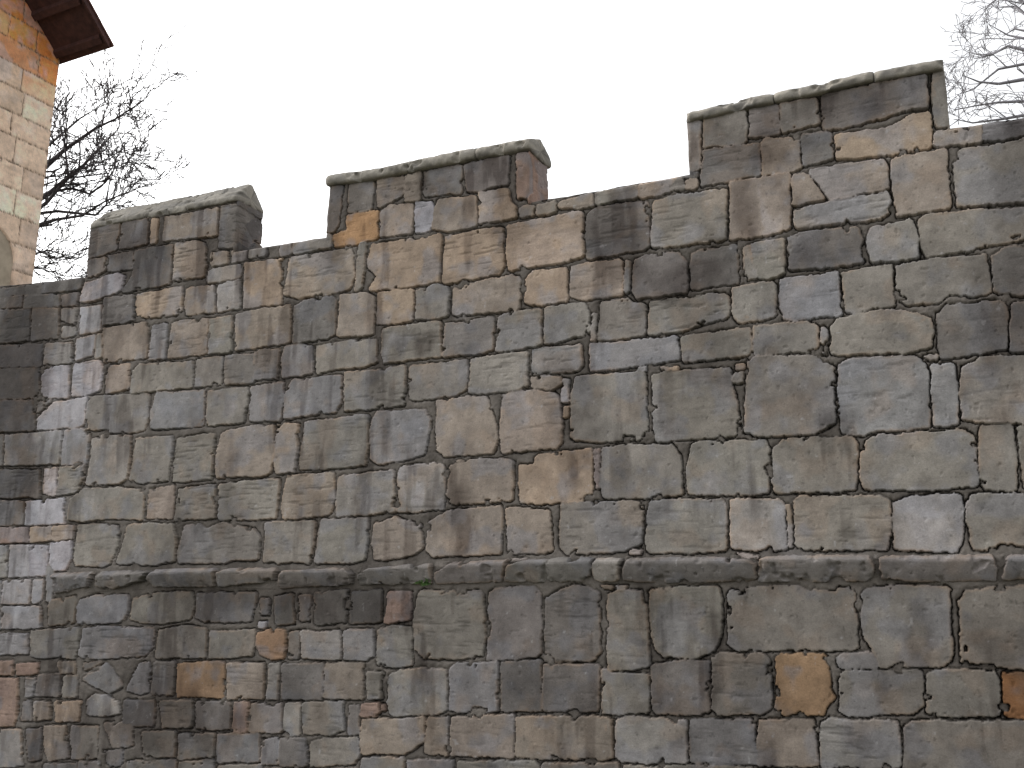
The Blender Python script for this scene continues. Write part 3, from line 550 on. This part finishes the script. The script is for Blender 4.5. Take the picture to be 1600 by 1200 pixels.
# return (far) face and other sides as a body
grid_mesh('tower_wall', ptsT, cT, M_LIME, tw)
WD = 4.0; vs = []
def tp(s, w_, z): p = Pc * np.array([1, 1, 0]) - BK * s - RX * w_ + RX * ((z - Pc[2]) * .024); return (p[0], p[1], z)
zr = lambda s: z_c + s * rake
A_ = [tp(0.0, .03, -1), tp(0.0, .03, zr(0)), tp(0, WD, zr(0)), tp(0, WD, -1), tp(ST, .03, -1), tp(ST, .03, zr(ST)), tp(ST, WD, zr(ST)), tp(ST, WD, -1)]
colm = noise_mat('buff_ashlar', (.30, .25, .19), (.42, .35, .27), 5)
poly_mesh('rear_wall', A_, [(0, 1, 2, 3), (4, 7, 6, 5), (3, 2, 6, 7), (0, 4, 5, 1)], colm, tw)
# roof: boarded underside, tiles on top, raking up towards the viewer
def rp(s, w_, dz): return tp(s, w_, zr(s) + dz)
def solve_over(x):
    for k in range(400):
        o = k * .01
        if proj(rp(-EAVE, -o, .02))[0] >= x: return o
    return 1.0
EAVE = .03; OV = solve_over(170)
roof = thing('x', 'x', 'x'); bpy.data.objects.remove(roof)
def slab(name, s0, s1, w0, w1, d0, d1, mat, nx=1, par=tw, wob=0.0):
    vs = []; fs = []; r = random.Random(3)
    for i in range(nx + 1):
        s = s0 + (s1 - s0) * i / nx
        for (w_, d_) in ((w0, d0), (w1, d0), (w1, d1), (w0, d1)): vs.append(rp(s, w_ + (r.uniform(-wob, wob) if w_ == w0 else 0), d_))
    for i in range(nx):
        a = i * 4
        for k in range(4): fs.append((a + k, a + (k + 1) % 4, a + 4 + (k + 1) % 4, a + 4 + k))
    fs.append((3, 2, 1, 0)); e = nx * 4; fs.append((e, e + 1, e + 2, e + 3))
    return poly_mesh(name, vs, fs, mat, par)
rf = slab('roof', -EAVE, ST + .5, -OV, WD + .3, .0, .05, M_TIMBER)
for i in range(9):                                                             # soffit boards / rafters
    s = -EAVE + .1 + i * .5
    slab('rafter', s, s + .08, -OV + .06, .0, -.07, -.002, M_TIMBER)
slab('barge_board', -EAVE + .02, ST + .5, -OV - .035, -OV + .0, -.05, .075, M_TIMBER)
for i in range(14):                                                            # tile courses, each lapping the one below
    s = -EAVE - .05 + i * .30
    slab('tile_course', s, s + .34, -OV - .06, WD + .3, .055 + (i % 2) * .006, .085 + (i % 2) * .006, M_TILE, 1, rf)
place(tw, (float(Pc[0]), float(Pc[1]), -1.0))

# ------------------------------------------------------------------ bare trees
def tube(vs, fs, p, q, r0, r1, n=5):
    d = (q - p); L_ = d.length
    if L_ < 1e-5: return
    d.normalize(); x = d.orthogonal().normalized(); y = d.cross(x); b = len(vs)
    for (c_, r_) in ((p, r0), (q, r1)):
        for k in range(n): a = 2 * math.pi * k / n; vs.append(c_ + x * (math.cos(a) * r_) + y * (math.sin(a) * r_))
    for k in range(n): fs.append((b + k, b + (k + 1) % n, b + n + (k + 1) % n, b + n + k))
def grow(vs, fs, p, d, ln, r, depth, rg, up, spread, kids):
    segs = 4 if depth > 1 else 3; q = p.copy(); dd = d.normalized(); r1 = r
    for i in range(segs):
        nd = (dd + Vector((rg.gauss(0, .17), rg.gauss(0, .17), rg.gauss(0, .15) + up * .12))).normalized()
        n_ = q + nd * (ln / segs); r2 = max(TWIG, r1 * .84)
        tube(vs, fs, q, n_, r1, r2, 5 if r1 > .02 else 3); q = n_; dd = nd; r1 = r2
        if depth > 0 and (i > 0 or depth < 3):
            for _ in range(kids if rg.random() < .75 else kids - 1):
                ax = Vector((rg.gauss(0, 1), rg.gauss(0, 1), rg.gauss(0, 1))).normalized()
                cd = (dd + ax * spread * 1.15).normalized(); cd.z += up * .15
                grow(vs, fs, q.copy(), cd, ln * rg.uniform(.5, .75), r1 * .68, depth - 1, rg, up, spread, kids)
def limb_path(vs, fs, pts, r0, r1, rg, twigs, ln, depth, up, spread, kids=2):
    n = len(pts) - 1
    for i in range(n):
        a, b = pts[i], pts[i + 1]; m = 3
        for k in range(m):
            p = a.lerp(b, k / m); q = a.lerp(b, (k + 1) / m); t0 = (i + k / m) / n; t1 = (i + (k + 1) / m) / n
            ra = r0 + (r1 - r0) * t0; rb = r0 + (r1 - r0) * t1; tube(vs, fs, p, q, ra, rb, 6)
            for _ in range(twigs):
                if rg.random() < .25 + .4 * t0:
                    ax = Vector((rg.gauss(0, 1), rg.gauss(0, .7), rg.gauss(0, 1))).normalized()
                    dr = ((b - a).normalized() * .7 + ax * spread).normalized()
                    grow(vs, fs, q.copy(), dr, ln * rg.uniform(.6, 1.1), rb * .6, depth, rg, up, spread, kids)
TWIG = .005
def tree(label, limbs, Y, trunk_px, fork_px, rtrunk, mat, seed, twigs, ln, depth, up, spread, kids=1):
    global TWIG; TWIG = .0090 if seed == 12 else .0060
    rg = random.Random(seed); base = at_dist(trunk_px[0], trunk_px[1], Y); base.z = -.6; fork = at_dist(fork_px[0], fork_px[1], Y)
    t = thing('bare_tree', label, 'tree'); vs = []; fs = []
    N_ = 8
    for i in range(N_):
        a, b = base.lerp(fork, i / N_), base.lerp(fork, (i + 1) / N_); w_ = Vector((.05 * math.sin(i), 0, 0)) if 0 < i < N_ else Vector()
        tube(vs, fs, a, b, rtrunk * (1 - .45 * i / N_), rtrunk * (1 - .45 * (i + 1) / N_), 10)
    poly_mesh('trunk', vs, fs, mat, t, True)
    vs = []; fs = []
    for lm in limbs:
        pts = [fork] + [at_dist(x, y, Y + dy) for x, y, dy in lm[2]]
        limb_path(vs, fs, pts, lm[0], lm[1], rg, twigs, ln, depth, up, spread, kids)
    poly_mesh('crown', vs, fs, mat, t, True)
    place(t, base); return t
tree('dark bare winter tree between the pale tower and the leftmost merlon', [
    (.075, .012, [(40, 285, .0), (70, 262, .2), (100, 235, .3), (150, 200, .2), (180, 186, .0), (226, 156, -.2)]),
    (.08, .010, [(50, 318, .0), (80, 300, .2), (107, 277, .3), (132, 257, .2), (152, 235, .0), (186, 200, -.4)]),
    (.045, .008, [(70, 320, .0), (107, 277, .1), (102, 235, .2), (95, 195, .2), (87, 178, .2)]),
    (.055, .007, [(30, 365, .0), (56, 353, .1), (88, 343, .3), (128, 337, .4), (165, 314, .2), (200, 300, .0), (232, 288, .0)]),
    (.035, .006, [(28, 400, .0), (50, 398, .1), (75, 391, .2), (100, 398, .3), (132, 405, .4)]),
    (.04, .007, [(80, 300, .3), (112, 294, .5), (140, 303, .6), (165, 285, .7), (180, 262, .8), (205, 250, .9)]),
    (.03, .006, [(40, 420, .3), (60, 418, .3), (80, 425, .3), (98, 432, .3)]),
    (.04, .006, [(90, 330, .8), (150, 336, 1.0), (166, 320, 1.1), (170, 290, 1.1), (175, 262, 1.0)]),
    (.04, .006, [(60, 240, .8), (90, 215, 1.0), (125, 185, 1.1), (150, 170, 1.1), (176, 158, 1.0)]),
    ], 19.5, (-10, 900), (5, 340), .22, M_BARK, 12, 2, .85, 3, .25, .6, 1)
tree('pale thin twigged bare tree beyond the right end of the wall', [
    (.06, .008, [(1640, 150, 0), (1600, 124, .2), (1560, 131, .4), (1530, 128, .5), (1505, 118, .5)]),
    (.06, .008, [(1650, 110, 0), (1610, 80, .2), (1575, 72, .4), (1550, 85, .5), (1522, 92, .5)]),
    (.05, .007, [(1650, 190, 0), (1600, 158, .2), (1560, 160, .4), (1525, 165, .5), (1492, 172, .5)]),
    (.05, .007, [(1640, 60, 0), (1605, 25, .2), (1585, 10, .4), (1560, 12, .5)]),
    (.05, .007, [(1640, 190, 0), (1600, 180, .2), (1560, 187, .4), (1520, 192, .5), (1490, 186, .5)]),
    (.05, .006, [(1650, 130, 1), (1600, 100, 1.2), (1560, 108, 1.4), (1520, 140, 1.5), (1495, 148, 1.5)]),
    (.05, .006, [(1650, 60, 1), (1610, 50, 1.2), (1585, 45, 1.4), (1565, 58, 1.5)]),
    (.05, .006, [(1650, 20, 1), (1600, 5, 1.2), (1575, -15, 1.4), (1545, 8, 1.5), (1530, 30, 1.5)]),
    (.05, .006, [(1640, 90, 1), (1600, 60, 1.2), (1575, 55, 1.4), (1545, 38, 1.5)]),
    ], 16.5, (1720, 900), (1690, 260), .24, M_BARK2, 33, 1, .80, 3, .05, .7, 1)

# ------------------------------------------------------------------ fern in the joint under the string course
fu, fv = uv(664, 912, .05); fr = thing('wall_fern', 'small green fern tuft rooted in the wall under the string course', 'plant')
vs = []; fs = []; rg = random.Random(9); o_ = Vector(P0 * np.array([1, 1, 0]) + RX * fu + NX * .05); o_.z = fv
rv, nv = Vector(RX), Vector(NX)
for i in range(46):
    a = rg.uniform(-1.4, 1.4); L_ = rg.uniform(.03, .075); d = (rv * math.sin(a) + Vector((0, 0, 1)) * (math.cos(a) - .35) + nv * rg.uniform(.2, .8)).normalized()
    s_ = d.cross(nv).normalized() * rg.uniform(.004, .008); p = o_ + rv * rg.uniform(-.05, .05) - nv * .01; b = len(vs)
    m = p + d * L_ * .55; e = p + d * L_ + Vector((0, 0, -.015))
    vs += [p - s_ * .3, p + s_ * .3, m + s_, e, m - s_]; fs.append((b, b + 1, b + 2, b + 3, b + 4))
poly_mesh('fronds', vs, fs, M_LEAF, fr); place(fr, o_)

# ------------------------------------------------------------------ ground
g = np.concatenate([np.linspace(-220, -16, 25), np.linspace(-15, 15, 61), np.linspace(16, 220, 25)])
GX, GY = np.meshgrid(g, g + 5, indexing='xy')
dist = (GX - P0[0]) * NX[0] + (GY - P0[1]) * NX[1]                              # distance in front of the wall
GZ = -.85 * sst(7.5, 1.2, dist) * sst(-1.6, -1.0, dist) + (fbm(GX + 300, GY + 300, .25, 400, 4) - .5) * .25 + .0
GZ = GZ - sst(1.5, 7, np.hypot(GX, GY)) * 0 - .05
go = grid_mesh('ground', np.stack([GX, GY, GZ], -1), None, M_GRASS); go['kind'] = 'structure'
